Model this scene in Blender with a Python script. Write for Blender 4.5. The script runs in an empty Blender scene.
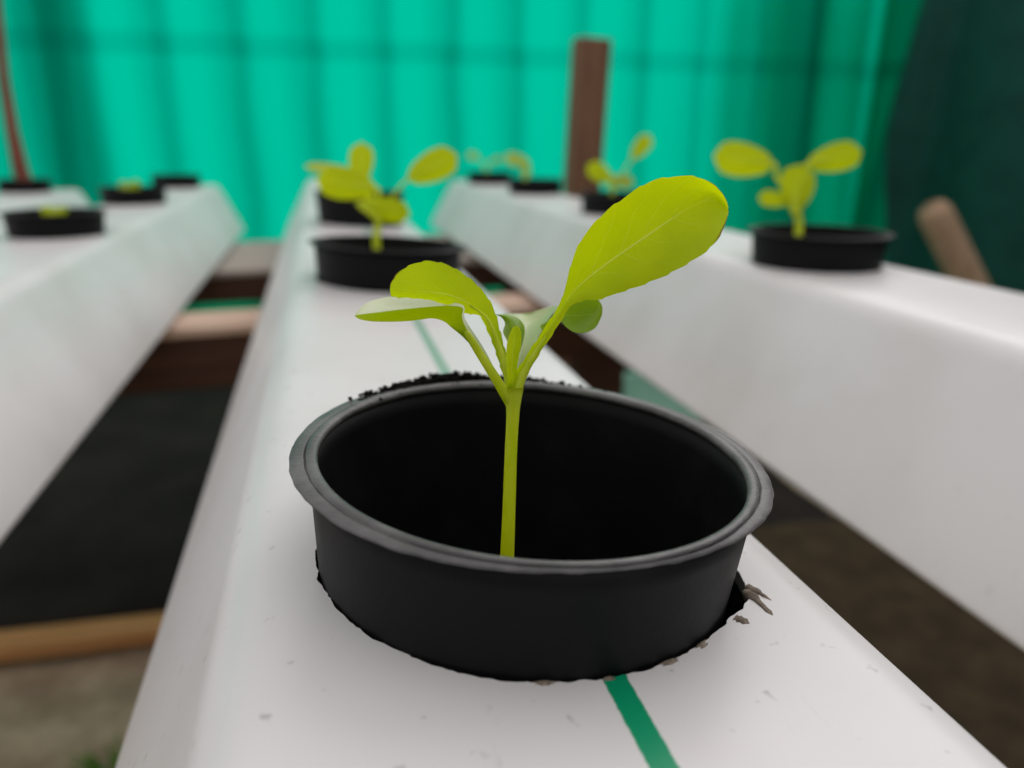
import bpy, bmesh, math, random
from mathutils import Vector, Matrix, noise

random.seed(7)
S = 0.052                      # metres per working unit (height of the lens above the middle channel)
COL = bpy.context.scene.collection

# ------------------------------------------------------------------ camera frame
F, CX, CY = 770.0, 512.0, 384.0
def cam_frame(vp, s):
    dy = Vector(((vp[0]-CX)/F, (vp[1]-CY)/F, 1)).normalized()
    z = dy.cross(Vector((1, s, 0))).normalized()
    if z.y > 0: z = -z
    x = dy.cross(z).normalized()
    if x.x < 0: x = -x
    return x, dy, z
AX, AY, AZ = cam_frame((316, 138), 0.012)
RIGHT = Vector((AX.x, AY.x, AZ.x)); DOWN = Vector((AX.y, AY.y, AZ.y)); FWD = Vector((AX.z, AY.z, AZ.z))
EYE = Vector((0, 0, 1))
def P(u, v, d):                # a point of the place seen in direction (u, v), d units deep
    return EYE + RIGHT*((u-CX)/F*d) + DOWN*((v-CY)/F*d) + FWD*d
def on_plane(u, v, z):
    r = RIGHT*((u-CX)/F) + DOWN*((v-CY)/F) + FWD
    return EYE + r*((z-1)/r.z)
def at_y(u, v, y):
    r = RIGHT*((u-CX)/F) + DOWN*((v-CY)/F) + FWD
    return EYE + r*(y/r.y)

# ------------------------------------------------------------------ object helpers
def link(name, bm, mat, parent=None, smooth=True, loc=None):
    me = bpy.data.meshes.new(name)
    for v in bm.verts: v.co = v.co*S
    bm.normal_update()
    bm.to_mesh(me); bm.free()
    if smooth:
        for p in me.polygons: p.use_smooth = True
    o = bpy.data.objects.new(name, me); COL.objects.link(o)
    if mat: me.materials.append(mat)
    if parent: o.parent = parent
    if loc is not None: o.location = Vector(loc)*S
    return o
def tag(o, label, cat, group=None, kind=None):
    o['label'] = label; o['category'] = cat
    if group: o['group'] = group
    if kind: o['kind'] = kind
    return o
def empty(name, loc, label, cat, group=None, rot=(0,0,0)):
    o = bpy.data.objects.new(name, None); COL.objects.link(o)
    o.empty_display_size = 0.01
    o.location = Vector(loc)*S; o.rotation_euler = rot
    return tag(o, label, cat, group)
def auto_smooth(o, deg=35):
    bmx = bmesh.new(); bmx.from_mesh(o.data)
    for e in bmx.edges:
        if len(e.link_faces) == 2 and e.calc_face_angle(0) > math.radians(deg): e.smooth = False
    bmx.to_mesh(o.data); bmx.free()

def box_bm(x0, x1, y0, y1, z0, z1, bev=0.0, seg=2, bm=None):
    b = bmesh.new()
    bmesh.ops.create_cube(b, size=1)
    for v in b.verts:
        v.co = Vector(((x0+x1)/2+v.co.x*(x1-x0), (y0+y1)/2+v.co.y*(y1-y0), (z0+z1)/2+v.co.z*(z1-z0)))
    if bev: bmesh.ops.bevel(b, geom=list(b.edges), offset=bev, segments=seg, affect='EDGES', profile=0.5)
    return b
def tube_bm(pts, rad, n=12, bm=None, cap=True):
    b = bm or bmesh.new()
    pts = [Vector(p) for p in pts]; rings = []
    ref = Vector((0.13, 0.97, 0.2))
    for i, p in enumerate(pts):
        t = (pts[min(i+1, len(pts)-1)]-pts[max(i-1, 0)]).normalized()
        if abs(t.dot(ref)) > 0.95: ref = Vector((1, 0, 0.1))
        a = t.cross(ref).normalized(); c = t.cross(a).normalized()
        r = rad[i] if hasattr(rad, '__len__') else rad
        rings.append([b.verts.new(p + a*math.cos(2*math.pi*k/n)*r + c*math.sin(2*math.pi*k/n)*r) for k in range(n)])
    for i in range(len(rings)-1):
        for k in range(n):
            b.faces.new((rings[i][k], rings[i][(k+1) % n], rings[i+1][(k+1) % n], rings[i+1][k]))
    if cap:
        b.faces.new(rings[0]); b.faces.new(list(reversed(rings[-1])))
    return b
def lathe_bm(prof, n=96, close=True, wob=None):
    b = bmesh.new(); rings = []
    for j, (r, z) in enumerate(prof):
        ring = []
        for k in range(n):
            a = 2*math.pi*k/n
            rr = r + (wob(j, a) if wob else 0)
            ring.append(b.verts.new((rr*math.cos(a), rr*math.sin(a), z)))
        rings.append(ring)
    m = len(rings)
    for j in range(m if close else m-1):
        A, B = rings[j], rings[(j+1) % m]
        for k in range(n):
            b.faces.new((A[k], A[(k+1) % n], B[(k+1) % n], B[k]))
    return b
def resample(pts, n):
    pts = [Vector(p) for p in pts]
    # Catmull-Rom through the points, then equal arc lengths
    q = []
    for i in range(len(pts)-1):
        p0 = pts[max(i-1, 0)]; p1 = pts[i]; p2 = pts[i+1]; p3 = pts[min(i+2, len(pts)-1)]
        for k in range(12):
            t = k/12
            q.append(0.5*((2*p1)+(p2-p0)*t+(2*p0-5*p1+4*p2-p3)*t*t+(3*p1-p0-3*p2+p3)*t**3))
    q.append(pts[-1])
    L = [0]
    for a, b in zip(q, q[1:]): L.append(L[-1]+(b-a).length)
    out = []; j = 0
    for i in range(n):
        s = L[-1]*i/(n-1)
        while j < len(L)-2 and L[j+1] < s: j += 1
        d = L[j+1]-L[j]
        out.append(q[j].lerp(q[j+1], (s-L[j])/d if d > 1e-12 else 0))
    return out

# ------------------------------------------------------------------ materials
class NT:
    def __init__(s, name):
        s.m = bpy.data.materials.new(name); s.m.use_nodes = True
        s.t = s.m.node_tree; s.t.nodes.clear(); s.out = s.n('ShaderNodeOutputMaterial')
    def n(s, typ, **kw):
        x = s.t.nodes.new(typ)
        for k, v in kw.items():
            if k.startswith('i_'):
                key = k[2:].replace('_', ' ')
                x.inputs[int(key) if key.isdigit() else key].default_value = v
            else: setattr(x, k, v)
        return x
    def l(s, a, b): s.t.links.new(a, b)
    def math(s, op, a, b=None, c=None):
        x = s.n('ShaderNodeMath', operation=op)
        for i, q in enumerate((a, b, c)):
            if q is None: continue
            if isinstance(q, (int, float)): x.inputs[i].default_value = q
            else: s.l(q, x.inputs[i])
        return x.outputs[0]
    def mixc(s, fac, a, b):
        x = s.n('ShaderNodeMix', data_type='RGBA')
        for sock, q in ((x.inputs[0], fac), (x.inputs[6], a), (x.inputs[7], b)):
            if isinstance(q, (int, float)): sock.default_value = q
            elif isinstance(q, tuple): sock.default_value = q
            else: s.l(q, sock)
        return x.outputs[2]
    def smooth(s, x, lo, hi):
        r = s.n('ShaderNodeMapRange', interpolation_type='SMOOTHSTEP')
        s.l(x, r.inputs[0]); r.inputs[1].default_value = lo; r.inputs[2].default_value = hi
        return r.outputs[0]
    def coords(s, which='Object', scale=(1,1,1)):
        tc = s.n('ShaderNodeTexCoord'); mp = s.n('ShaderNodeMapping')
        s.l(tc.outputs[which], mp.inputs[0]); mp.inputs['Scale'].default_value = scale
        return mp.outputs[0]
    def noise(s, vec, scale, detail=4, rough=0.55):
        x = s.n('ShaderNodeTexNoise'); x.inputs['Scale'].default_value = scale
        x.inputs['Detail'].default_value = detail; x.inputs['Roughness'].default_value = rough
        s.l(vec, x.inputs['Vector']); return x.outputs[0]
    def bump(s, h, strength=0.2, dist=0.001):
        b = s.n('ShaderNodeBump'); b.inputs['Strength'].default_value = strength; b.inputs['Distance'].default_value = dist
        s.l(h, b.inputs['Height']); return b.outputs[0]
    def principled(s, col, rough=0.5, spec=0.5, normal=None, **kw):
        p = s.n('ShaderNodeBsdfPrincipled')
        for sock, q in ((p.inputs['Base Color'], col), (p.inputs['Roughness'], rough), (p.inputs['Specular IOR Level'], spec)):
            if isinstance(q, (int, float, tuple)): sock.default_value = q
            else: s.l(q, sock)
        if normal is not None: s.l(normal, p.inputs['Normal'])
        for k, v in kw.items(): p.inputs[k.replace('_', ' ')].default_value = v
        return p.outputs[0]
    def done(s, shader): s.l(shader, s.out.inputs[0]); return s.m

def lin(r, g, b):
    f = lambda c: (c/255/12.92 if c/255 <= 0.04045 else ((c/255+0.055)/1.055)**2.4)
    return (f(r), f(g), f(b), 1)

def pvc(name, line=None, dirt=1.0):
    t = NT(name); c = t.coords('Object')
    sep = t.n('ShaderNodeSeparateXYZ'); t.l(c, sep.inputs[0])
    big = t.noise(c, 14, 3); fine = t.noise(c, 900, 2)
    stretched = t.coords('Object', (1, 0.12, 1)); scr = t.noise(stretched, 700, 3, 0.7)
    base = t.mixc(t.smooth(big, 0.35, 0.75), lin(215, 214, 213), lin(203, 200, 197))
    # grime specks and short scuffs
    speck = t.smooth(t.noise(c, 330, 2, 0.5), 0.66, 0.76)
    base = t.mixc(t.math('MULTIPLY', speck, 0.45*dirt), base, lin(120, 112, 104))
    scuff = t.math('MULTIPLY', t.smooth(scr, 0.64, 0.80), 0.30*dirt)
    base = t.mixc(scuff, base, lin(150, 145, 140))
    if line:
        x0, w = line
        d = t.math('ABSOLUTE', t.math('SUBTRACT', sep.outputs[0], x0*S))
        jitter = t.math('MULTIPLY', t.math('SUBTRACT', fine, 0.5), 0.0004)
        m = t.math('SUBTRACT', 1.0, t.smooth(t.math('ADD', d, jitter), w*S*0.46, w*S*0.54))
        top = t.smooth(sep.outputs[2], -0.10*S, -0.06*S)
        worn_or_glare = t.math('SUBTRACT', 1.0, t.math('MULTIPLY', t.smooth(sep.outputs[1], 2.0*S, 2.6*S), 0.35))  # glare on the far green line painted in as a paler tone
        base = t.mixc(t.math('MULTIPLY', t.math('MULTIPLY', m, top), worn_or_glare), base, lin(0, 140, 96))
    nrm = t.bump(t.math('ADD', scr, t.math('MULTIPLY', fine, 0.4)), 0.06, 0.0003)
    return t.done(t.principled(base, 0.34, 0.5, nrm))
M_PVC_LINE = pvc('white_pvc_with_green_line', (0.045, 0.052))
M_PVC = pvc('white_pvc', None, 0.2)

def cup_mat(name, worn_or_glare):
    t = NT(name); c = t.coords('Object')
    n1 = t.noise(c, 120, 5, 0.6); n2 = t.noise(c, 1400, 3, 0.6)
    if worn_or_glare:
        base = t.mixc(t.smooth(n1, 0.35, 0.75), (0.06, 0.058, 0.058, 1), (0.15, 0.145, 0.144, 1))
        rough = t.math('ADD', t.math('MULTIPLY', n1, 0.15), 0.36)
        nrm = t.bump(n2, 0.35, 0.0004); spec = 0.6
    else:
        base = t.mixc(t.smooth(n1, 0.45, 0.8), (0.0035, 0.0035, 0.0045, 1), (0.007, 0.0067, 0.007, 1))
        rough = t.math('ADD', t.math('MULTIPLY', n1, 0.2), 0.42)
        nrm = t.bump(n2, 0.12, 0.0003); spec = 0.15
    return t.done(t.principled(base, rough, spec, nrm))
M_CUP = cup_mat('black_plastic', False); M_RIM = cup_mat('worn_black_plastic', True)

def leaf_mat(name, c_dark, c_light, c_trans, tr=0.5, rough=0.5, spec=0.35, upper=None, singe=False, veins=1.0):
    """front of the blade = underside of the leaf, back = its upper face"""
    t = NT(name)
    tc = t.n('ShaderNodeTexCoord'); sep = t.n('ShaderNodeSeparateXYZ'); t.l(tc.outputs['UV'], sep.inputs[0])
    ob = t.coords('Object'); nz = t.noise(ob, 260, 4); fine = t.noise(ob, 2600, 2)
    ax = t.math('ABSOLUTE', sep.outputs[0])
    mid = t.math('SUBTRACT', 1.0, t.smooth(ax, 0.008, 0.035))
    # side veins run forward from the midrib
    ph = t.math('SUBTRACT', t.math('MULTIPLY', sep.outputs[1], 9.0), t.math('MULTIPLY', ax, 1.6))
    ph = t.math('ADD', ph, t.math('MULTIPLY', nz, 0.9))
    fr = t.math('ABSOLUTE', t.math('SUBTRACT', t.math('FRACT', ph), 0.5))
    side = t.math('MULTIPLY', t.math('SUBTRACT', 1.0, t.smooth(fr, 0.0, 0.05)), t.math('SUBTRACT', 0.65, t.math('MULTIPLY', ax, 0.6)))
    vein = t.math('MINIMUM', t.math('MAXIMUM', t.math('MULTIPLY', t.math('MULTIPLY', mid, 0.6), t.math('SUBTRACT', 1.0, t.smooth(sep.outputs[1], 0.68, 0.90))), t.math('MULTIPLY', side, 0.30)), 1.0)
    vein = t.math('MULTIPLY', vein, veins)
    base = t.mixc(t.smooth(nz, 0.3, 0.7), c_dark, c_light)
    base = t.mixc(vein, base, lin(215, 225, 110))
    tint = t.mixc(vein, c_trans, lin(235, 240, 90))
    if singe:
        e = t.math('MULTIPLY', t.smooth(ax, 0.93, 0.99), t.smooth(sep.outputs[1], 0.86, 0.93))
        base = t.mixc(e, base, lin(110, 80, 20)); tint = t.mixc(e, tint, lin(120, 80, 10))
    if upper:
        geo = t.n('ShaderNodeNewGeometry')
        base = t.mixc(geo.outputs['Backfacing'], base, t.mixc(t.math('MULTIPLY', vein, 0.6), upper, lin(215, 222, 190)))  # pale sky sheen painted into the colour of upper leaf faces
    nrm = t.bump(t.math('ADD', t.math('MULTIPLY', vein, -1.0), t.math('MULTIPLY', fine, 0.5)), 0.14, 0.0004)
    p = t.principled(base, rough, spec, nrm)
    tl = t.n('ShaderNodeBsdfTranslucent'); t.l(tint, tl.inputs[0]); t.l(nrm, tl.inputs['Normal'])
    mx = t.n('ShaderNodeMixShader'); mx.inputs[0].default_value = tr
    if upper:
        t.l(t.math('SUBTRACT', tr, t.math('MULTIPLY', geo.outputs['Backfacing'], tr*0.75)), mx.inputs[0])
    t.l(p, mx.inputs[1]); t.l(tl.outputs[0], mx.inputs[2])
    return t.done(mx.outputs[0])
PALE_SHEEN = lin(196, 204, 172)
M_LEAF = leaf_mat('lettuce_leaf', lin(158, 180, 0), lin(176, 194, 2), lin(225, 240, 0), 0.55, 0.55, 0.2, PALE_SHEEN, True)
M_LEAFD = leaf_mat('deep_green_leaf', lin(112, 150, 4), lin(134, 168, 12), lin(165, 195, 0), 0.35, 0.4, 0.5, lin(166, 182, 126), veins=0.35)
M_LEAFC = leaf_mat('boat_leaf', lin(130, 156, 0), lin(150, 172, 4), lin(178, 202, 0), 0.42, 0.5, 0.25, PALE_SHEEN)
M_LEAFY = leaf_mat('yellowish_leaf', lin(168, 182, 0), lin(184, 196, 4), lin(228, 238, 0), 0.5, 0.6, 0.2)
M_LEAFP = leaf_mat('pale_leaf', lin(175, 190, 80), lin(190, 200, 100), lin(200, 215, 70), 0.5, 0.6, 0.2)
def stem_mat():
    t = NT('pale_green_stem'); c = t.coords('Object', (1, 1, 0.15)); n = t.noise(c, 700, 3)
    base = t.mixc(t.smooth(n, 0.3, 0.7), lin(190, 208, 18), lin(214, 226, 64))
    p = t.principled(base, 0.4, 0.45, t.bump(n, 0.15, 0.0003))
    tl = t.n('ShaderNodeBsdfTranslucent'); tl.inputs[0].default_value = lin(240, 245, 20)
    mx = t.n('ShaderNodeMixShader'); mx.inputs[0].default_value = 0.5
    t.l(p, mx.inputs[1]); t.l(tl.outputs[0], mx.inputs[2]); return t.done(mx.outputs[0])
M_STEM = stem_mat()

def wood(name, a, b, axis=0, rough=0.75):
    t = NT(name); sc = [1, 1, 1]; sc[axis] = 0.06
    c = t.coords('Object', tuple(sc)); n = t.noise(c, 160, 5, 0.6); g = t.noise(c, 45, 2)
    col = t.mixc(t.smooth(n, 0.3, 0.7), a, b)
    col = t.mixc(t.math('MULTIPLY', t.smooth(g, 0.5, 0.75), 0.35), col, tuple(q*0.5 for q in a[:3])+(1,))
    return t.done(t.principled(col, rough, 0.2, t.bump(n, 0.3, 0.001)))
M_PINE = wood('sawn_pine', lin(190, 160, 140), lin(215, 188, 168))
M_PLANK = wood('tan_plank', lin(190, 132, 82), lin(210, 156, 104))
M_POST = wood('brown_post', lin(108, 78, 60), lin(140, 104, 80), 2)
M_STAKE = wood('pale_stake', lin(160, 132, 106), lin(184, 156, 128), 2)
M_GREYB = wood('grey_board', lin(150, 142, 134), lin(172, 163, 152))
M_BEAM = wood('shaded_timber', lin(66, 44, 36), lin(88, 62, 50))  # shade on the timber fronts painted in as dark brown
M_STICK = wood('reddish_stick', lin(112, 60, 48), lin(138, 80, 62), 2)

def simple(name, a, b, scale, rough=0.8, spec=0.2, bs=0.3, bd=0.002, detail=5):
    t = NT(name); c = t.coords('Object'); n = t.noise(c, scale, detail, 0.65)
    return t.done(t.principled(t.mixc(t.smooth(n, 0.3, 0.72), a, b), rough, spec, t.bump(n, bs, bd)))
M_EARTH = simple('trodden_earth', lin(150, 132, 110), lin(192, 174, 148), 22, 0.95, 0.1, 0.6, 0.01, 8)
M_SHEET = simple('black_plastic_sheet', (0.018, 0.015, 0.014, 1), (0.030, 0.025, 0.022, 1), 9, 0.9, 0.05, 0.3, 0.01)
M_SOIL = simple('black_potting_soil', (0.004, 0.004, 0.004, 1), (0.012, 0.010, 0.009, 1), 500, 0.95, 0.1, 0.8, 0.001)
M_DARKSOIL = simple('dark_soil', lin(52, 44, 34), lin(74, 62, 46), 30, 0.95, 0.1, 0.6, 0.01, 8)
M_BURR = simple('grimy_cut_plastic', lin(96, 84, 72), lin(150, 138, 124), 700, 0.8, 0.2, 0.5, 0.001)
M_BASIN = simple('pale_green_plastic', lin(120, 165, 145), lin(132, 176, 156), 30, 0.45, 0.4, 0.05)
M_GRASS = simple('grass_green', lin(70, 110, 30), lin(96, 140, 44), 200, 0.6, 0.2, 0.1)

def net_mat(name='green_shade_net', q=1.0):
    t = NT(name); c = t.coords('Object')
    sep = t.n('ShaderNodeSeparateXYZ'); t.l(c, sep.inputs[0])
    wob = t.math('MULTIPLY', t.noise(c, 6, 2), 0.05*S*10)
    x = t.math('ADD', sep.outputs[0], wob)
    # denser woven strips at even spacing, and one across
    ph = t.math('FRACT', t.math('ADD', t.math('DIVIDE', x, 2.72*S), 0.36))
    band = t.math('SUBTRACT', 1.0, t.smooth(t.math('ABSOLUTE', t.math('SUBTRACT', ph, 0.5)), 0.06, 0.17))
    hz = t.math('SUBTRACT', 1.0, t.smooth(t.math('ABSOLUTE', t.math('SUBTRACT', sep.outputs[2], 4.25*S)), 0.22*S, 0.55*S))
    dens = t.math('MINIMUM', t.math('ADD', t.math('MULTIPLY', band, 0.42), t.math('MULTIPLY', hz, 0.42)), 1.0)
    col = t.mixc(dens, (0.0, 0.80*q, 0.53*q, 1), (0.0, 0.45*q, 0.31*q, 1))
    tl = t.n('ShaderNodeBsdfTranslucent'); t.l(col, tl.inputs[0])
    df = t.n('ShaderNodeBsdfDiffuse'); t.l(t.mixc(dens, (0.0, 0.30, 0.19, 1), (0.0, 0.20, 0.13, 1)), df.inputs[0])
    tp = t.n('ShaderNodeBsdfTransparent'); tp.inputs[0].default_value = (0.0, 0.75, 0.5, 1)
    a = t.n('ShaderNodeMixShader'); a.inputs[0].default_value = 0.22; t.l(tl.outputs[0], a.inputs[1]); t.l(df.outputs[0], a.inputs[2])
    b = t.n('ShaderNodeMixShader'); t.l(t.math('SUBTRACT', 0.12, t.math('MULTIPLY', dens, 0.08)), b.inputs[0])
    t.l(a.outputs[0], b.inputs[1]); t.l(tp.outputs[0], b.inputs[2])
    return t.done(b.outputs[0])
M_NET = net_mat(); M_NETD = net_mat('dense_net_and_shade_strip', 0.4)
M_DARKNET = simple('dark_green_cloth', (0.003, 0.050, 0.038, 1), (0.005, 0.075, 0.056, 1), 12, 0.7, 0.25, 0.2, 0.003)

# ------------------------------------------------------------------ the setting
GZ = -8.0                       # ground, below the channel tops
NETY = 33.0; ZTOP = 9.5
bm = bmesh.new(); nx, ny = 60, 60
X0, X1, Y0, Y1 = -45, 50, -22, 75
g = [[bm.verts.new((X0+(X1-X0)*i/nx, Y0+(Y1-Y0)*j/ny, GZ + 0.12*(noise.noise(Vector((i*0.7, j*0.7, 0))))-0.12)) for j in range(ny+1)] for i in range(nx+1)]
for i in range(nx):
    for j in range(ny): bm.faces.new((g[i][j], g[i+1][j], g[i+1][j+1], g[i][j+1]))
o = link('floor', bm, M_EARTH); o['kind'] = 'structure'

XR = 25.8                       # right-hand wall
bm = bmesh.new(); nx, nz = 220, 24; xl, zt = -26.0, ZTOP
g = []
for i in range(nx+1):
    x = xl+(XR-0.1-xl)*i/nx; col = []
    for k in range(nz+1):
        z = GZ+(zt-GZ)*k/nz
        y = NETY + 0.18*math.sin(x*2.31+0.4*math.sin(z*0.3)) + 0.14*math.sin(x*0.77+1.3)
        col.append(bm.verts.new((x, y, z)))
    g.append(col)
for i in range(nx):
    for k in range(nz): bm.faces.new((g[i][k], g[i+1][k], g[i+1][k+1], g[i][k+1]))
g = []
for i in range(61):             # the net is doubled over towards the corner
    x = 18.6+(XR-0.1-18.6)*i/60; col = []
    for k in range(nz+1):
        z = GZ+(zt-GZ)*k/nz
        col.append(bm.verts.new((x, NETY+1.75+0.12*math.sin(x*3.1+z*0.2), z)))
    g.append(col)
for i in range(60):
    for k in range(nz): bm.faces.new((g[i][k], g[i+1][k], g[i+1][k+1], g[i][k+1]))
g = [[bm.verts.new((-26+(51.6*i)/60, NETY-0.6, GZ+(4.6)*k/6)) for k in range(7)] for i in range(61)]   # added dense strip stands in for shade at the foot of the net
for i in range(60):
    for k in range(6): bm.faces.new((g[i][k], g[i+1][k], g[i+1][k+1], g[i][k+1]))
for f in bm.faces: f.material_index = 1 if f.calc_center_median().y > NETY+1.2 or f.calc_center_median().y < NETY-0.5 else 0
o = link('wall_back', bm, M_NET); o['kind'] = 'structure'; o.data.materials.append(M_NETD)

bm = bmesh.new(); n = 120; g = []
for i in range(n+1):
    y = NETY+0.6 - (NETY+12)*i/n; col = []
    for k in range(nz+1):
        z = GZ+(zt-GZ)*k/nz
        x = XR + 0.35*math.sin(y*0.9) + 0.2*math.sin(y*0.37+z*0.1)
        # a slack fold of the cloth near the corner
        x -= 1.1*math.exp(-((y-(NETY-1.6-0.16*(z+1)))/0.7)**2)
        col.append(bm.verts.new((x, y, z)))
    g.append(col)
for i in range(n):
    for k in range(nz): bm.faces.new((g[i][k], g[i][k+1], g[i+1][k+1], g[i+1][k]))
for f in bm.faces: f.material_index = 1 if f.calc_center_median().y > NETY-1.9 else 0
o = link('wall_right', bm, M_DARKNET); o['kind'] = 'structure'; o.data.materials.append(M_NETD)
sm = o.modifiers.new('thick', 'SOLIDIFY'); sm.thickness = 0.004

for nm, (xa, ya, xb, yb) in {'wall_light_block': (-26.0, -13.0, XR+0.4, -13.0)}.items():  # unseen wall added behind the lens to block low light
    bm = bmesh.new(); n = 90; g = []
    for i in range(n+1):
        t = i/n; x = xa+(xb-xa)*t; y = ya+(yb-ya)*t; wv = 0.3*math.sin(t*40)+0.2*math.sin(t*17)
        g.append([bm.verts.new((x+(wv if xa == xb else 0), y+(wv if ya == yb else 0), GZ+(5.0-GZ)*k/12)) for k in range(13)])
    for i in range(n):
        for k in range(12): bm.faces.new((g[i][k], g[i][k+1], g[i+1][k+1], g[i+1][k]))
    o = link(nm, bm, M_DARKNET); o['kind'] = 'structure'

def net_post(x, w, lab):
    b = box_bm(-w/2, w/2, -0.5, 0.5, 0, 30, 0.06)
    o = link('net_post', b, M_POST, smooth=False, loc=(x, NETY+0.88, GZ+0.02))
    tag(o, lab, 'post', 'posts behind the green net')
pl = at_y(60, 90, NETY); pr = at_y(806, 90, NETY)
net_post(pl.x, 1.15, 'dark upright post showing through the green net at left')
net_post(pr.x, 1.25, 'dark upright post showing through the green net near the dark corner')

# ------------------------------------------------------------------ channels
def profile(hw, w, D, r_top=0.13, r_bot=0.06):
    raw = [(-hw-w, -D, r_bot), (-hw, 0, r_top), (hw, 0, r_top), (hw+w, -D, r_bot)]
    out = []; n = len(raw)
    for i in range(n):
        p = Vector(raw[i][:2]); a = Vector(raw[i-1][:2]); b = Vector(raw[(i+1) % n][:2]); r = raw[i][2]
        pa = p+(a-p).normalized()*r; pb = p+(b-p).normalized()*r
        for k in range(9):
            t = k/8
            q = pa*(1-t)**2 + p*2*t*(1-t) + pb*t*t
            out.append((q.x, q.y))
    return out
def channel_mesh(y0, y1, holes, mat, hw=0.66, w=0.56):
    po = profile(hw, w, 1.12); pi = [(x*0.955, -0.035+(z+0.0)*0.94) for x, z in po]
    b = bmesh.new()
    def ring(p, y): return [b.verts.new((x, y, z)) for x, z in p]
    A, B, C, D_ = ring(po, y0), ring(po, y1), ring(pi, y0), ring(pi, y1)
    n = len(po)
    for k in range(n):
        j = (k+1) % n
        b.faces.new((A[k], A[j], B[j], B[k])); b.faces.new((C[j], C[k], D_[k], D_[j]))
        b.faces.new((A[j], A[k], C[k], C[j])); b.faces.new((B[k], B[j], D_[j], D_[k]))
    bmesh.ops.recalc_face_normals(b, faces=b.faces)
    o = link('channel_body', b, mat, smooth=True)
    for (hx, hy, fr) in holes:
        c = bmesh.new(); m = 288; top = []; bot = []
        for k in range(m):
            a = 2*math.pi*k/m; r = fr(a)
            top.append(c.verts.new((hx+r*math.cos(a), hy+r*math.sin(a), 0.3)))
            bot.append(c.verts.new((hx+r*math.cos(a), hy+r*math.sin(a), -0.4)))
        for k in range(m):
            j = (k+1) % m; c.faces.new((bot[k], bot[j], top[j], top[k]))
        c.faces.new(top); c.faces.new(list(reversed(bot)))
        cut = link('cutter', c, None)
        md = o.modifiers.new('cut', 'BOOLEAN'); md.operation = 'DIFFERENCE'; md.object = cut; md.solver = 'EXACT'
        dg = bpy.context.evaluated_depsgraph_get()
        me = bpy.data.meshes.new_from_object(o.evaluated_get(dg))
        o.modifiers.clear(); o.data = me
        bpy.data.objects.remove(cut)
    auto_smooth(o, 30)
    return o
def jag(seed, base, amp, gap=None):
    def f(a):
        r = base + amp*noise.noise(Vector((math.cos(a)*5+seed, math.sin(a)*5, 0))) + amp*0.7*noise.noise(Vector((math.cos(a)*17, math.sin(a)*17, seed))) + amp*0.5*noise.noise(Vector((math.cos(a)*45, math.sin(a)*45, seed)))
        if gap:
            d = (a-gap[0]+math.pi) % (2*math.pi)-math.pi
            r += gap[1]*math.exp(-(d/gap[2])**2)
        return r
    return f
TILT = 0.055
MX = 0.46
def add_channel(x, z, y0, y1, holes, mat, label, tilt=0.0, hw=0.66, w=0.56, pitch=0.0):
    e = empty('hydroponic_channel', (x, 0, z), label, 'growing channel', 'white channels on the bench', (pitch, tilt, 0))
    b = channel_mesh(y0, y1, holes, mat, hw, w); b.parent = e
    return e
RB = 0.525
cup_mid = [(0.456, 1.70), (0.46, 5.75), (0.48, 9.95)]
mid = add_channel(MX, 0, -4, 20.4,
    [(cup_mid[0][0]-MX, 1.70, jag(3, 0.519, 0.008, (-0.52, 0.034, 0.28)))] + [(x-MX, y, jag(8+i, 0.53, 0.012)) for i, (x, y) in enumerate(cup_mid[1:])],
    M_PVC_LINE, 'white channel in the middle with a green line and the sharp seedling cup', TILT, 0.70, 0.50)
RX, RZ, RP = 4.05, 0.06, -0.004
cup_r = [(4.03, 5.72), (4.18, 10.7), (4.17, 15.2), (4.05, 19.0)]
right = add_channel(RX, RZ, -3, 20.6, [(x-RX, y, jag(20+i, 0.53, 0.012)) for i, (x, y) in enumerate(cup_r)],
    M_PVC, 'white channel right of the middle one, below the brown post', w=0.60, pitch=RP)
LX, LZ = -3.11, -0.14
cup_l = [(-3.09, 10.4), (-3.20, 15.2), (-3.25, 20.0)]
left = add_channel(LX, LZ, -3, 20.9, [(x-LX, y, jag(30+i, 0.53, 0.012)) for i, (x, y) in enumerate(cup_l)],
    M_PVC, 'white channel left of the middle one, carrying cups of tiny sprouts')
FX, FZ = -6.25, -0.24
cup_f = [(-6.45, 20.0)]
far = add_channel(FX, FZ, -3, 20.9, [(x-FX, y, jag(40+i, 0.53, 0.012)) for i, (x, y) in enumerate(cup_f)],
    M_PVC, 'white channel glimpsed at the far left edge, behind the left channel')

# torn plastic around the near hole
b = bmesh.new()
def flake(c, d, w, l, h):
    # a ragged wedge of cut plastic lying outward from the hole
    c = Vector(c); d = Vector(d).normalized(); s = Vector((-d.y, d.x, 0))
    n = 7; top = []; bot = []
    for i in range(n+1):
        t = i/n; ww = w*math.sqrt(max(0.03, 1-t**3))*(0.55+0.9*random.random())
        zz = h*math.sin(math.pi*min(1, t*0.8+0.25))*(0.7+0.6*random.random())
        row = [b.verts.new(c+d*l*t+s*ww*q+Vector((0, 0, zz*(1-abs(q)*0.8)))) for q in (-1, -0.4, 0.3, 1)]
        low = [b.verts.new(c+d*l*t+s*ww*q+Vector((0, 0, -0.004))) for q in (-1, 1)]
        top.append(row); bot.append(low)
    for i in range(n):
        for k in range(3): b.faces.new((top[i][k], top[i][k+1], top[i+1][k+1], top[i+1][k]))
        b.faces.new((top[i][0], top[i+1][0], bot[i+1][0], bot[i][0])); b.faces.new((top[i][3], bot[i][1], bot[i+1][1], top[i+1][3]))
hc = Vector((cup_mid[0][0]-MX, 1.70, 0))
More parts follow.
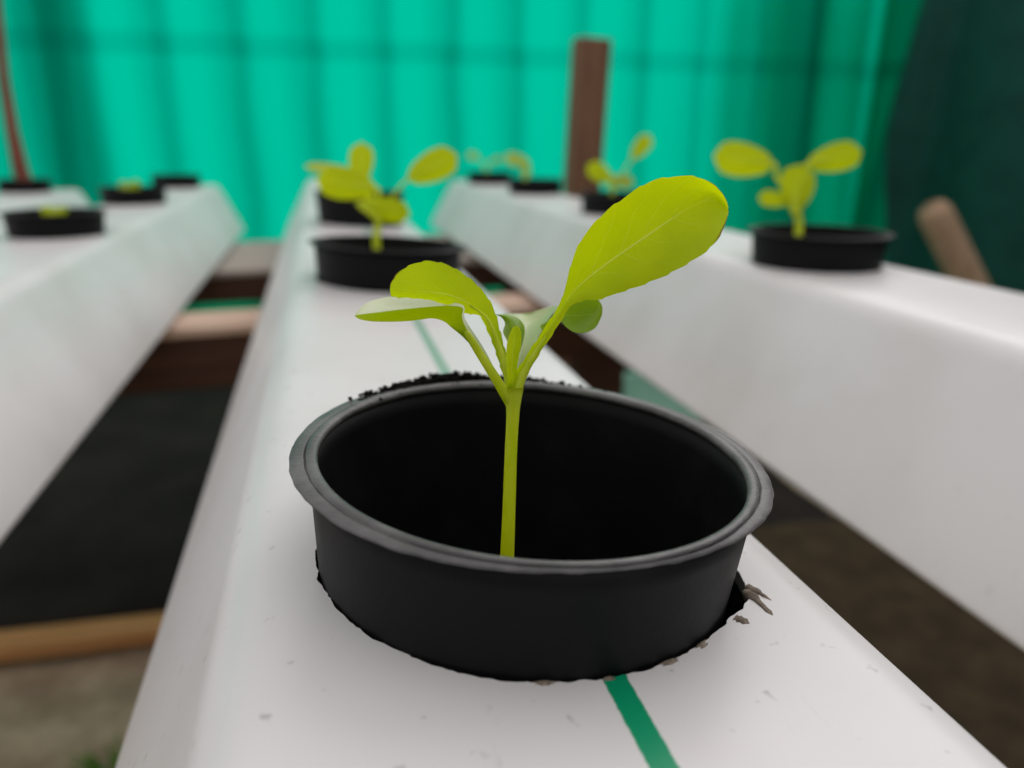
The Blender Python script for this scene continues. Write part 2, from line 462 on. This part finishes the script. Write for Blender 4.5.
for ang, d_ang, r0, w, l, h in [(-0.50, -1.5, 0.552, 0.015, 0.105, 0.010), (-0.46, -1.2, 0.556, 0.010, 0.07, 0.009), (-0.74, -0.9, 0.540, 0.014, 0.034, 0.007),
                                (-1.02, -1.0, 0.520, 0.016, 0.014, 0.006), (-1.22, -1.3, 0.519, 0.02, 0.012, 0.006), (-1.5, -1.5, 0.518, 0.016, 0.010, 0.005), (-1.75, -1.7, 0.518, 0.02, 0.012, 0.005)]:
    flake(hc+Vector((r0*math.cos(ang), r0*math.sin(ang), 0)), (math.cos(d_ang), math.sin(d_ang), 0), w, l, h)
bmesh.ops.recalc_face_normals(b, faces=b.faces)
o = link('plastic_burr', b, M_BURR, mid); o['label'] = 'grimy torn flakes of plastic beside the cut hole'

# ------------------------------------------------------------------ cups
def make_cup(loc, label, rot=(0,0,0), n=128, worn_or_glare=0.0, group='black cups in the channels'):
    e = empty('net_cup', loc, label, 'plant cup', group, rot)
    hz = 0.30
    wall = lathe_bm([(0.405, -0.78), (0.425, -0.80), (0.452, -0.70), (0.513, 0.0), (0.530, 0.21), (0.537, 0.266),
                     (0.520, 0.266), (0.512, 0.21), (0.492, 0.0), (0.43, -0.68), (0.41, -0.72)], n, close=False)
    # floor of the cup
    c = wall.verts.new((0, 0, -0.72)); wall.verts.ensure_lookup_table()
    ring = [wall.verts[10*n+k] for k in range(n)]
    for k in range(n): wall.faces.new((ring[k], ring[(k+1) % n], c))
    c2 = wall.verts.new((0, 0, -0.78)); wall.verts.ensure_lookup_table(); ring = [wall.verts[k] for k in range(n)]
    for k in range(n): wall.faces.new((ring[(k+1) % n], ring[k], c2))
    bmesh.ops.recalc_face_normals(wall, faces=wall.faces)
    link('cup_wall', wall, M_CUP, e)
    def wob(j, a):
        d = (a-math.radians(272)+math.pi) % (2*math.pi)-math.pi; cut = -worn_or_glare*math.exp(-(d/0.75)**2)
        if j in (1, 2, 3, 4, 5, 6, 7, 8):
            k = {1: 0.4, 2: 1, 3: 1, 4: 1, 5: 0.55, 6: 0.5, 7: 0.48, 8: 0.45}[j]
            if j in (2, 3, 4): k += 0
            return cut*k + (0.0035 if j in (2, 3, 4) else 0.002)*noise.noise(Vector((math.cos(a)*14, math.sin(a)*14, 3.1)))
        if j in (2, 3, 4): return 0.0035*noise.noise(Vector((math.cos(a)*14, math.sin(a)*14, 3.1)))
        if j in (5, 6, 7, 8, 9): return 0.004*noise.noise(Vector((math.cos(a)*3, math.sin(a)*3, 9)))
        return 0
    rim = lathe_bm([(0.528, 0.262), (0.548, 0.259), (0.571, 0.263), (0.577, 0.268), (0.574, 0.273), (0.548, 0.2765),
                    (0.545, 0.2760), (0.543, 0.268), (0.5405, 0.268), (0.538, 0.2805), (0.524, 0.2815), (0.515, 0.278), (0.5125, 0.27), (0.513, 0.262)], n, close=True, wob=wob)
    bmesh.ops.recalc_face_normals(rim, faces=rim.faces)
    link('rim', rim, M_RIM if worn_or_glare else M_CUP, e)
    return e
near_cup = make_cup((cup_mid[0][0], 1.70, -0.002), 'black cup in sharp focus around the large seedling', (0.022, 0.056, 0), 192, 0.038)

def dup(root, loc, rot, label, name=None):
    r = root.copy(); COL.objects.link(r); r.location = Vector(loc)*S; r.rotation_euler = rot; r['label'] = label
    for ch in list(root.children):
        c = ch.copy(); COL.objects.link(c); c.parent = r
    return r
far_cup = make_cup((cup_mid[1][0], cup_mid[1][1], -0.005), 'black cup second along the middle channel, just behind the sharp one', (0, TILT, 0.4), 64)
for (x, y), z, rz, tl, lab in [
    (cup_mid[2], 0.11, 1.3, TILT, 'black cup third along the middle channel, behind a spread leaf'),
    (cup_r[0], RZ+RP*cup_r[0][1], 2.0, 0, 'black cup nearest on the right channel, under a two-leaved seedling'),
    (cup_r[1], RZ+RP*cup_r[1][1], 2.9, 0, 'small black cup right of the brown post, partly behind the large leaf'),
    (cup_r[2], RZ+RP*cup_r[2][1], 3.7, 0, 'small black cup just left of the brown post'),
    (cup_r[3], RZ+RP*cup_r[3][1], 4.4, 0, 'farthest black cup at the end of the right channel'),
    (cup_l[0], LZ, 5.2, 0, 'black cup nearest on the left channel with a tiny sprout'),
    (cup_l[1], LZ, 5.9, 0, 'black cup second along the left channel with a yellow sprout'),
    (cup_l[2], LZ, 0.7, 0, 'farthest black cup at the end of the left channel'),
    (cup_f[0], FZ, 1.9, 0, 'black cup at the left picture edge below the thin stick')]:
    dup(far_cup, (x, y, z-0.004), (0, tl, rz), lab)

# crumbs of soil on the far lip of the near cup
b = bmesh.new()
CM = near_cup.matrix_basis.copy()
ROT = Matrix.Rotation(0.056, 4, 'Y') @ Matrix.Rotation(0.022, 4, 'X')
for k in range(900):
    a = math.radians(random.gauss(100, 14)) if k < 760 else math.radians(random.uniform(58, 132))
    r = random.uniform(0.540, 0.582) if k < 840 else random.uniform(0.515, 0.575)
    s = random.uniform(0.003, 0.0085)
    pt = ROT @ Vector((r*math.cos(a), r*math.sin(a), 0.272+s*0.5+random.random()*(0.005+0.018*math.exp(-((a-math.radians(103))/math.radians(13))**2))*(1 if k < 760 else 0)))
    m = Matrix.Translation(pt+Vector((cup_mid[0][0], 1.70, -0.002))) @ Matrix.Rotation(random.random()*6, 4, 'X') @ Matrix.Diagonal((s, s*random.uniform(0.6, 1.2), s*random.uniform(0.5, 1), 1))
    bmesh.ops.create_icosphere(b, subdivisions=1, radius=1, matrix=m)
for v in b.verts: v.co += Vector((noise.noise(v.co*140), noise.noise(v.co*140+Vector((5, 0, 0))), noise.noise(v.co*140+Vector((0, 5, 0)))))*0.002
o = link('soil_crumbs', b, M_SOIL, smooth=False)
tag(o, 'black crumbs of soil along the back rim of the sharp cup', 'soil', kind='stuff')

# ------------------------------------------------------------------ seedlings
def leaf_bm(L, R, d0, M=None, face=1, curl=0.0, nU=48, nV=16, teeth=0.0, ripple=0.0, thick=0.005):
    """L, R: matching edge outlines from base to tip as (u, v) or (u, v, extra depth); M: midrib; d0: depth along the leaf."""
    ext = lambda pts: [Vector((p[0], p[1], p[2] if len(p) > 2 else 0)) for p in pts]
    L = resample(ext(L), nU); R = resample(ext(R), nU)
    M = resample(ext(M), nU) if M else [(a+c)/2 for a, c in zip(L, R)]
    D = resample([(i, q, 0) for i, q in enumerate(d0)], nU)
    b = bmesh.new(); uvl = b.loops.layers.uv.new('UVMap'); uv = {}
    rows = []
    for i in range(nU):
        t = i/(nU-1); row = []
        for k in range(nV+1):
            v = -1+2*k/nV
            # quadratic through left, midrib, right
            q = L[i]*(v*(v-1)/2) + M[i]*(1-v*v) + R[i]*(v*(v+1)/2)
            wdt = (L[i].xy-R[i].xy).length
            dep = D[i].y + q.z + curl*v*v*wdt/100
            if ripple: dep += ripple*math.sin(t*13+v*2)*abs(v)**2*min(1, wdt/40)
            uu, vv = q.x, q.y
            if teeth and abs(v) > 0.999:
                c = (L[i]+R[i])/2; dirn = Vector((q.x-c.x, q.y-c.y)); 
                if dirn.length > 4:
                    s = teeth*(((t*13) % 1.0)-0.5); dirn.normalize(); uu += dirn.x*s; vv += dirn.y*s
            vt = b.verts.new(P(uu, vv, dep)); uv[vt] = (v, t); row.append(vt)
        rows.append(row)
    for i in range(nU-1):
        for k in range(nV):
            f = b.faces.new((rows[i][k], rows[i][k+1], rows[i+1][k+1], rows[i+1][k]))
            for lp in f.loops: lp[uvl].uv = uv[lp.vert]
    bmesh.ops.remove_doubles(b, verts=b.verts, dist=1e-5)
    # face = 1: the underside is towards the lens at the middle of the blade
    b.normal_update()
    tot = sum((f.normal.dot(EYE-f.calc_center_median())*f.calc_area() for f in b.faces), 0.0)
    if tot*face < 0: bmesh.ops.reverse_faces(b, faces=list(b.faces))
    return b
def plant(org, label, name='seedling', group='lettuce seedlings'):
    e = empty(name, org, label, 'seedling', group); e['_o'] = tuple(org)
    return e
def add_stem(parent, pts, rad, name='stem', mat=None, n=14):
    org = Vector(parent['_o'])
    pp = resample(pts, 40); rr = []
    for i in range(40):
        q = i/39*(len(rad)-1); k = min(int(q), len(rad)-2); rr.append(rad[k]+(rad[k+1]-rad[k])*(q-k))
    b = tube_bm([p-org for p in pp], rr, n)
    return link(name, b, mat or M_STEM, parent)
D0 = 1.80
base = P(505, 640, 1.90)
e = plant(base, 'large bright green seedling in sharp focus, standing in the near cup')
def _leaf(parent, mat, L, R, d0, thick=0.006, petiole=None, petiole_r=None, label=None, name='leaf', **kw):
    b = leaf_bm(L, R, d0, **kw)
    if petiole:
        pts = resample([P(*p) for p in petiole], 22)
        rr = [petiole_r[0]+(petiole_r[1]-petiole_r[0])*i/21 for i in range(22)]
        f0 = len(b.faces); tube_bm(pts, rr, 12, bm=b); b.faces.ensure_lookup_table(); uvl = b.loops.layers.uv.active
        for f in b.faces[f0:]:
            for lp in f.loops: lp[uvl].uv = (0.9, 0.5)
            f.material_index = 1
    org = Vector(parent['_o'])
    for v in b.verts: v.co -= org
    o = link(name, b, mat, parent)
    if petiole: o.data.materials.append(M_STEM)
    if label: o['label'] = label
    return o
# stem, root plug
add_stem(e, [P(513, 388, D0), P(513, 410, D0), P(511, 450, D0+0.01), P(509.3, 500, D0+0.02), P(507.3, 552, D0+0.035), P(505, 600, D0+0.06), base], [0.0255, 0.0165, 0.0148, 0.0146, 0.0147, 0.015, 0.0152, 0.0155, 0.016, 0.0165, 0.017, 0.0175, 0.018, 0.019, 0.020, 0.021])
pb = bmesh.new(); bmesh.ops.create_icosphere(pb, subdivisions=3, radius=1, matrix=Matrix.Diagonal((0.15, 0.15, 0.12, 1)))
for v in pb.verts: v.co = v.co*(1+0.15*noise.noise(v.co*25)) + Vector((0, 0, -0.06))
link('root_plug', pb, M_SOIL, e)
# big right leaf: the outline runs down into its stalk
_leaf(e, M_LEAF,
    [(507, 388), (516, 372), (530, 350), (543, 330), (556, 310), (562, 298), (567, 280), (573, 258), (583, 237), (604, 213), (625, 197), (645, 184), (664, 177.5), (690, 176), (706, 180), (720, 190), (727, 202), (728.5, 212)],
    [(518, 391), (525, 379), (537, 358), (552, 335), (563, 318), (571, 306), (582, 301), (602, 299), (618, 293), (640, 286), (662, 277), (680, 268), (700, 256), (715, 243), (722, 232), (726, 222), (728, 214), (728.5, 212)],
    [D0, D0-0.005, D0-0.01, D0-0.01, D0, D0+0.03, D0+0.08], 
    M=[(512.5, 390), (521, 375.5), (534, 354), (547, 332), (559.5, 312), (566, 301), (575, 290), (588, 278), (601, 268), (620, 254), (640, 240.5), (658, 228), (676, 216), (692, 206.5), (706, 200), (716, 199), (724, 204), (728.5, 212)],
    curl=-0.05, teeth=1.6, ripple=0.006, nU=72, petiole=[(513, 404, D0+0.004), (524, 372, D0-0.002), (545, 338, D0+0.0), (562, 312, D0+0.004), (575, 293, D0+0.01)], petiole_r=[0.0135, 0.003])
# upper left leaf, its far half rolled over the top
_leaf(e, M_LEAF,
    [(503, 376), (498, 360), (492, 342), (486, 328), (479, 314.5), (470, 314), (462, 312.5), (448, 306), (430, 300), (410, 298), (396, 297.5), (391, 296), (390, 291)],
    [(513, 378), (508, 361), (503, 341), (499, 326), (495.5, 313), (488, 298), (474, 282), (461, 272), (447, 264.6), (431, 261), (416, 263), (400, 271), (391, 282), (390, 291)],
    [D0+0.01, D0+0.03, D0+0.04, D0+0.03, D0+0.01],
    M=[(508, 377), (503, 360), (497, 341), (491, 326), (484, 315), (475, 308), (466, 302), (453, 296), (436, 292.5), (418, 291), (404, 291), (395, 291), (390, 291)],
    curl=0.03, teeth=1.5, nU=64, petiole=[(512.5, 404, D0+0.006), (504, 362, D0+0.016), (497, 340, D0+0.03), (487, 318, D0+0.035), (470, 305, D0+0.04)], petiole_r=[0.0105, 0.002])
# front left leaf held flat, boat shaped: near edge, keel, far edge
_leaf(e, M_LEAFC,
    [(496, 384, 0), (480, 354, 0), (467, 330, -.01), (462, 317, -.02), (463, 308, -.03), (452, 305.8, -.07), (438, 306, -.09), (420, 307.5, -.10), (400, 309.5, -.10), (384, 311.5, -.09), (370, 313.2, -.06), (360, 314.5, -.03), (354.5, 315.5, 0)],
    [(501, 383, 0), (486, 352, 0), (470, 327, .01), (464, 316, .03), (464, 306, .05), (452, 302, .12), (438, 299.2, .17), (420, 296.5, .20), (400, 295.8, .20), (384, 297.5, .18), (370, 301.5, .13), (360, 308, .06), (354.5, 315.5, 0)],
    [D0-0.02, D0-0.04, D0-0.07, D0-0.10, D0-0.12],
    M=[(498, 386, 0), (482, 358, 0), (464, 338, 0), (452, 328, 0), (444, 321.5, 0), (432, 318.2, 0), (420, 319.5, 0), (406, 320.8, 0), (394, 321.2, 0), (380, 321.2, 0), (368, 320.6, 0), (358, 318.6, 0), (354.5, 315.5, 0)],
    face=-1, curl=0.0, nU=64, petiole=[(511, 404, D0), (496, 379, D0-0.02), (480, 354, D0-0.035), (466, 333, D0-0.05), (452, 322, D0-0.06)], petiole_r=[0.0135, 0.007])
# leaf behind, running away from the lens, its pale sheen painted in
_leaf(e, M_LEAFD,
    [(514, 380, 0), (513, 362, .02), (511, 348, .05), (508, 340, .07), (505, 331, .08), (506, 323, .09), (503, 317, .10), (504, 313.6, .22), (515, 313.8, .30)],
    [(521, 376, 0), (527, 360, .02), (534, 345, .05), (542, 331, .09), (549, 319, .13), (555, 311, .18), (558, 306, .24), (550, 307, .30), (530, 312.5, .31)],
    [D0+0.03, D0+0.05, D0+0.08, D0+0.10], 
    M=[(517.5, 378, 0), (519, 362, .05), (521, 348, .11), (523, 336, .17), (525, 328, .22), (526, 322, .26), (526, 318, .29), (525, 315, .31), (523, 313.5, .31)],
    face=-1, nU=48)
_leaf(e, M_LEAFD,
    [(510, 352), (507, 341), (503, 332), (505, 324), (502, 318), (495.5, 314.2)],
    [(520, 352), (524, 338), (524.5, 327), (519, 319), (509, 315), (495.5, 314.2)],
    [D0+0.035, D0+0.04, D0+0.05, D0+0.06], curl=0.2, face=1, nU=36, name='leaf_fold')
# rounded leaf tip that shows to the right of the big stalk
_leaf(e, M_LEAFD,
    [(540, 326, -.02), (552, 318, 0), (562, 308, 0), (570, 300, 0), (584, 297, .02), (596, 298, .03), (602, 306, .02), (602, 315, 0)],
    [(542, 330, -.02), (552, 324, 0), (560, 321, 0), (566, 327, 0), (575, 332.5, 0), (586, 332.5, 0), (596, 327, 0), (602, 315, 0)],
    [D0+0.12, D0+0.12, D0+0.11], curl=-0.05, nU=40)
# youngest leaf in the heart
_leaf(e, M_LEAF,
    [(508, 388), (506.5, 370), (506, 356), (507, 344), (508.5, 337), (512, 328.5), (515, 326.2)],
    [(517, 388), (517, 370), (519, 356), (521, 345), (521.3, 335), (519.5, 327), (516, 326)],
    [D0-0.012, D0-0.025, D0-0.02], curl=0.12, nU=30)

# --- blurred seedlings farther off
def oval(c, a, b, ang, taper=0.0, n=9):
    """edge lists of an oval blade: centre, half length, half width, direction of the tip in degrees"""
    L = []; R = []; M = []
    ca, sa = math.cos(math.radians(ang)), math.sin(math.radians(ang))
    for i in range(n):
        t = i/(n-1); x = -a+2*a*t
        w = b*math.sqrt(max(0, 1-(2*t-1)**2))*(1-taper*(0.5-t))
        px = c[0]+x*ca; py = c[1]+x*sa
        L.append((px+w*sa, py-w*ca)); R.append((px-w*sa, py+w*ca)); M.append((px, py))
    return L, R, M
def far_leaf(e, mat, c, a, b, ang, d, stalk=None, sr=0.02, lean=0.1, curl=0.1):
    L, R, M = oval(c, a, b, ang, 0.5)
    d = d if hasattr(d, '__len__') else (d, d+lean*0.5, d+lean)
    pet = [(s[0], s[1], d[0]) for s in stalk]+[(M[0][0], M[0][1], d[0]), (M[3][0], M[3][1], (d[0]+d[1])/2)] if stalk else None
    return _leaf(e, mat, L, R, list(d), M=M, curl=curl, nU=24, nV=8, thick=0.012, petiole=pet, petiole_r=(sr, sr*0.6))

def depth_of(p): return (Vector(p)-EYE).dot(FWD)
def cup_base(x, y, z): return Vector((x, y, z-0.3))

x, y = cup_mid[1]; b0 = cup_base(x, y, 0); d = depth_of((x, y, 0.3))
e = plant(b0, 'blurred seedling with spread yellow-green leaves in the second middle cup')
add_stem(e, [b0, P(377, 250, d), P(378, 225, d), P(379, 212, d)], [0.030, 0.026])
far_leaf(e, M_LEAFY, (384, 209), 27, 12, 12, d-0.12, [(379, 220)], lean=0.15)
far_leaf(e, M_LEAFY, (432, 167), 28, 15.5, -27, d+0.05, [(379, 216), (392, 198)], sr=0.012)
far_leaf(e, M_LEAFY, (347, 184), 31, 16, 190, d-0.02, [(379, 216), (376, 205)])
far_leaf(e, M_LEAFY, (361, 164), 22, 12, -88, d+0.15, [(378, 216), (366, 195)])
far_leaf(e, M_LEAFP, (332, 169), 28, 5, 186, d+0.3, [(378, 216), (364, 178)])

x, y = cup_r[0]; b0 = cup_base(x, y, RZ); d = depth_of((x, y, 0.3))
e = plant(b0, 'blurred two-leaved seedling in the nearest cup of the right channel')
add_stem(e, [b0, P(799, 245, d), P(799, 225, d), P(797, 205, d)], [0.036, 0.030])
far_leaf(e, M_LEAFY, (744, 160), 31, 17, 188, d, [(797, 208), (788, 192), (776, 176)], sr=0.022)
far_leaf(e, M_LEAFY, (834, 158), 29, 14, -14, d, [(799, 208), (804, 185), (808, 172)], sr=0.03)
far_leaf(e, M_LEAFY, (797, 188), 24, 17, -82, d-0.1, [(798, 212)], sr=0.03)
far_leaf(e, M_LEAFY, (775, 199), 17, 8, 186, d-0.05, [(798, 212), (792, 204)], sr=0.02)

x, y = cup_r[1]; b0 = cup_base(x, y, RZ); d = depth_of((x, y, 0.3))
e = plant(b0, 'small blurred seedling right of the brown post')
add_stem(e, [b0, P(612, 200, d), P(613, 188, d)], [0.045, 0.035])
far_leaf(e, M_LEAFY, (641, 147), 15, 7.5, -52, d, [(613, 190), (624, 172)], sr=0.018)
far_leaf(e, M_LEAFY, (600, 173), 15, 9, 215, d-0.1, [(613, 190)], sr=0.03)
far_leaf(e, M_LEAFP, (622, 181), 12, 7, 10, d-0.2, [(613, 192)], sr=0.03)

x, y = cup_r[2]; b0 = cup_base(x, y, RZ); d = depth_of((x, y, 0.3))
e = plant(b0, 'faint pale seedling left of the brown post')
add_stem(e, [b0, P(526, 183, d), P(525, 172, d)], [0.05, 0.04])
far_leaf(e, M_LEAFP, (517, 160), 13, 6, 195, d, [(526, 174), (528, 164)], sr=0.035)
far_leaf(e, M_LEAFP, (526, 168), 9, 4, 80, d-0.2, [(526, 180)], sr=0.03)

x, y = cup_r[3]; b0 = cup_base(x, y, RZ); d = depth_of((x, y, 0.3))
e = plant(b0, 'faintest tiny seedling in the last cup of the right channel')
add_stem(e, [b0, P(487, 176, d), P(486, 166, d)], [0.04, 0.03])
far_leaf(e, M_LEAFP, (473, 156), 6, 4, 200, d, [(486, 168)], sr=0.02)
far_leaf(e, M_LEAFP, (496, 160), 7, 3, -20, d, [(486, 170)], sr=0.02)

x, y = cup_l[0]; b0 = cup_base(x, y, LZ); d = depth_of((x, y, 0.2))
e = plant(b0, 'tiny yellow sprout barely over the rim of the nearest left cup')
add_stem(e, [b0, P(54, 222, d), P(54, 214, d)], [0.05, 0.04])
far_leaf(e, M_LEAFY, (49, 211), 9, 5, 190, d, [(54, 216)], sr=0.04)
far_leaf(e, M_LEAFY, (60, 211), 8, 4.5, -8, d, [(54, 216)], sr=0.04)
x, y = cup_l[1]; b0 = cup_base(x, y, LZ); d = depth_of((x, y, 0.2))
e = plant(b0, 'tiny pale yellow sprout in the second cup of the left channel')
add_stem(e, [b0, P(129, 195, d), P(129, 190, d)], [0.06, 0.05])
far_leaf(e, M_LEAFP, (125, 187), 7, 5, 200, d, [(129, 191)], sr=0.05)
far_leaf(e, M_LEAFY, (134, 186), 7, 5, -25, d, [(129, 191)], sr=0.05)
for o in bpy.data.objects:
    if '_o' in o.keys(): del o['_o']

# ------------------------------------------------------------------ the bench under the channels
SL = 0.025
def trestle(y0, y1, h, top, z0, xs, mat, label, x0=-10.2, x1=5.2):
    """a beam on two legs, its front shade painted dark below a paler top board"""
    e = empty('bench_trestle', (0.4, (y0+y1)/2, z0), label, 'trestle', None, (0, -SL, 0))
    link('top_board', box_bm(x0-0.4, x1-0.4, -(y1-y0)/2, (y1-y0)/2, -top, 0, 0.03), mat, e, smooth=False)
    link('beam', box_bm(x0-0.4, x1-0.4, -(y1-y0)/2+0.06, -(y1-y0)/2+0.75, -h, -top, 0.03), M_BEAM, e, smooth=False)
    for x in xs:
        zb = (GZ-z0) - SL*(x-0.4) + 0.12
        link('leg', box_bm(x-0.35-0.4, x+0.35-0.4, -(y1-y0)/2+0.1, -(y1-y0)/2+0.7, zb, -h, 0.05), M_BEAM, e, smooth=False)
trestle(10.2, 11.15, 0.85, 0.14, -1.25, (-9.6, 3.9), M_PINE, 'pale topped timber trestle, its front shade painted dark, crossing under the channels behind the near cup')
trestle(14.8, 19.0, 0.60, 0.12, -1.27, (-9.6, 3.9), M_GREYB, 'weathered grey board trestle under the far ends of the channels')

# ground things
b = bmesh.new(); nx, ny = 50, 40; g = []
for i in range(nx+1):
    for_j = []
    for j in range(ny+1):
        x = -20+32.2*i/nx; y = 14.4+(NETY-0.8-14.4)*j/ny
        for_j.append(b.verts.new((x, y, GZ+0.04+0.06*noise.noise(Vector((x*0.8, y*0.8, 2))))))
    g.append(for_j)
for i in range(nx):
    for j in range(ny): b.faces.new((g[i][j], g[i+1][j], g[i+1][j+1], g[i][j+1]))
o = link('plastic_sheet', b, M_SHEET)
md = o.modifiers.new('thick', 'SOLIDIFY'); md.thickness = 0.0015
tag(o, 'black plastic sheet spread on the ground below the channels', 'ground sheet')
o = link('edging_plank', box_bm(-14, 1.0, -0.34, 0.34, 0, 0.28, 0.05), M_PLANK, smooth=False, loc=(0, 13.62, GZ+0.01))
o.rotation_euler = (0, 0, -0.01)
tag(o, 'tan plank lying on the ground along the black sheet', 'plank')
# patch of darker brown soil
b = bmesh.new(); nx, ny = 60, 50; g = []
for i in range(nx+1):
    r_ = []
    for j in range(ny+1):
        x = 6.0+16*i/nx; y = 1.0+14.3*j/ny
        ed = min(1, i/6, (nx-i)/6, j/5, (ny-j)/3)
        r_.append(b.verts.new((x, y, GZ-0.02+ed*(0.16+0.08*noise.noise(Vector((x*0.9, y*0.9, 5)))+0.04*noise.noise(Vector((x*4, y*4, 1)))))))
    g.append(r_)
for i in range(nx):
    for j in range(ny): b.faces.new((g[i][j], g[i+1][j], g[i+1][j+1], g[i][j+1]))
o = link('soil_bed', b, M_DARKSOIL); tag(o, 'dark soil on the ground between the middle and right channels', 'soil', kind='stuff')
# basin
c = on_plane(618, 378, GZ+1.6)
b = lathe_bm([(1.5, 0), (1.75, 0.05), (2.15, 1.5), (2.3, 1.52), (2.3, 1.64), (2.1, 1.64), (2.05, 1.5), (1.68, 0.12), (1.5, 0.1)], 48, close=False)
k0 = b.verts.new((0, 0, 0)); k1 = b.verts.new((0, 0, 0.1)); b.verts.ensure_lookup_table()
for k in range(48):
    b.faces.new((b.verts[(k+1) % 48], b.verts[k], k0)); b.faces.new((b.verts[8*48+k], b.verts[8*48+(k+1) % 48], k1))
bmesh.ops.recalc_face_normals(b, faces=b.faces)
o = link('basin', b, M_BASIN, loc=(c.x+0.7, c.y-2.2, GZ+0.12))
tag(o, 'pale green plastic basin on the ground, seen between the channels', 'basin')
# grass
c = on_plane(118, 775, GZ); b = bmesh.new()
for k in range(34):
    a = random.random()*6.28; r = random.random()*0.3; l = random.uniform(0.3, 0.8)
    p0 = Vector((c.x+r*math.cos(a)*1.2, c.y+r*math.sin(a), GZ-0.15)); dv = Vector((math.cos(a)*0.6, math.sin(a)*0.6, 1)).normalized()
    sd = Vector((-math.sin(a), math.cos(a), 0))*0.05
    pr = None
    for i in range(5):
        t = i/4; q = p0+dv*l*t+Vector((math.cos(a), math.sin(a), -0.5))*0.35*t*t*l; w = sd*(1-t)**0.7
        cur = (b.verts.new(q-w), b.verts.new(q+w))
        if pr: b.faces.new((pr[0], pr[1], cur[1], cur[0]))
        pr = cur
for v in b.verts: v.co -= c
o = link('grass_tuft', b, M_GRASS, loc=c)
md = o.modifiers.new('thick', 'SOLIDIFY'); md.thickness = 0.0004
tag(o, 'small green tuft of grass on the bare earth at bottom left', 'grass')

# ------------------------------------------------------------------ uprights behind
def prism(name, top, bot, w, d, mat, label, cat, yaw=0.0, bev=0.05):
    top = Vector(top); bot = Vector(bot); ax = (top-bot); L = ax.length
    b = box_bm(-w/2, w/2, -d/2, d/2, 0, L, bev)
    q = Vector((0, 0, 1)).rotation_difference(ax.normalized())
    m = q.to_matrix() @ Matrix.Rotation(yaw, 3, 'Z')
    for v in b.verts: v.co = m @ v.co
    o = link(name, b, mat, smooth=False, loc=bot)
    return tag(o, label, cat)
pt = at_y(592, 39, 21.9); pm = at_y(582, 186, 21.9); ax = (pm-pt); pb_ = pt + ax*((GZ-pt.z)/ax.z)
prism('wooden_post', pt, pb_, 0.92, 0.7, M_POST, 'brown sawn-off wooden post standing before the green net', 'post', yaw=0.06)
# leaning stake with a rounded end
pt = at_y(934, 212, 19.0); pm = at_y(966, 276, 18.6); ax = pm-pt; pb_ = pt+ax*((GZ-pt.z)/ax.z)
pts = [pb_, pt.lerp(pb_, 0.6), pt.lerp(pb_, 0.3), pt.lerp(pb_, 0.02), pt, pt-ax.normalized()*0.18, pt-ax.normalized()*0.30]
b = tube_bm([p-pb_ for p in pts], [0.46, 0.46, 0.46, 0.46, 0.44, 0.34, 0.14], 18)
o = link('wooden_stake', b, M_STAKE, loc=pb_); tag(o, 'pale round wooden stake leaning by the dark green cloth', 'stake')
# thin stick
pts = [at_y(-8, -60, 20.5), at_y(-2, 20, 20.4), at_y(4, 80, 20.3), at_y(12, 130, 20.2), at_y(21, 172, 20.1), Vector((-6.35, 20.0, -0.55))]
rr = [0.08, 0.09, 0.10, 0.12, 0.16, 0.17]
o0 = pts[-1]
b = tube_bm([p-o0 for p in pts], rr, 10)
o = link('stick', b, M_STICK, loc=o0); tag(o, 'thin reddish brown stick standing in the far left cup', 'stick')

# ------------------------------------------------------------------ daylight
w = bpy.data.worlds.new('overcast'); bpy.context.scene.world = w; w.use_nodes = True
nt = w.node_tree; nt.nodes.clear()
tc = nt.nodes.new('ShaderNodeTexCoord'); sp = nt.nodes.new('ShaderNodeSeparateXYZ'); nt.links.new(tc.outputs['Generated'], sp.inputs[0])
rp = nt.nodes.new('ShaderNodeValToRGB'); nt.links.new(sp.outputs[2], rp.inputs[0])
rp.color_ramp.elements[0].position = 0.0; rp.color_ramp.elements[0].color = (0.48, 0.475, 0.485, 1)
rp.color_ramp.elements[1].position = 0.85; rp.color_ramp.elements[1].color = (1.0, 0.965, 0.97, 1)
bg = nt.nodes.new('ShaderNodeBackground'); bg.inputs[1].default_value = 0.84
nt.links.new(rp.outputs[0], bg.inputs[0])
ow = nt.nodes.new('ShaderNodeOutputWorld'); nt.links.new(bg.outputs[0], ow.inputs[0])

sd = bpy.data.lights.new('bright_cloud', 'SUN'); so = bpy.data.objects.new('bright_cloud', sd); COL.objects.link(so)
sd.energy = 1.0; sd.angle = math.radians(60); sd.color = (1.0, 0.945, 0.945)
so.rotation_euler = Vector((0.70, 0.58, 0.44)).to_track_quat('Z', 'Y').to_euler()
so.location = (0.4, 0.8, 1.2)

# ------------------------------------------------------------------ camera
cd = bpy.data.cameras.new('camera'); co = bpy.data.objects.new('camera', cd); COL.objects.link(co)
cd.sensor_width = 36; cd.lens = 36*F/1024; cd.clip_start = 0.002; cd.clip_end = 50
m = Matrix.Identity(4)
for i in range(3):
    m[i][0] = RIGHT[i]; m[i][1] = -DOWN[i]; m[i][2] = -FWD[i]; m[i][3] = EYE[i]*S
co.matrix_world = m
cd.dof.use_dof = True; cd.dof.focus_distance = 1.74*S
cd.dof.aperture_fstop = cd.lens/1000/(0.034*S)
bpy.context.scene.camera = co
vs = bpy.context.scene.view_settings
vs.view_transform = 'Standard'; vs.look = 'None'; vs.gamma = 1; vs.use_curve_mapping = False
vs.exposure = 0.33
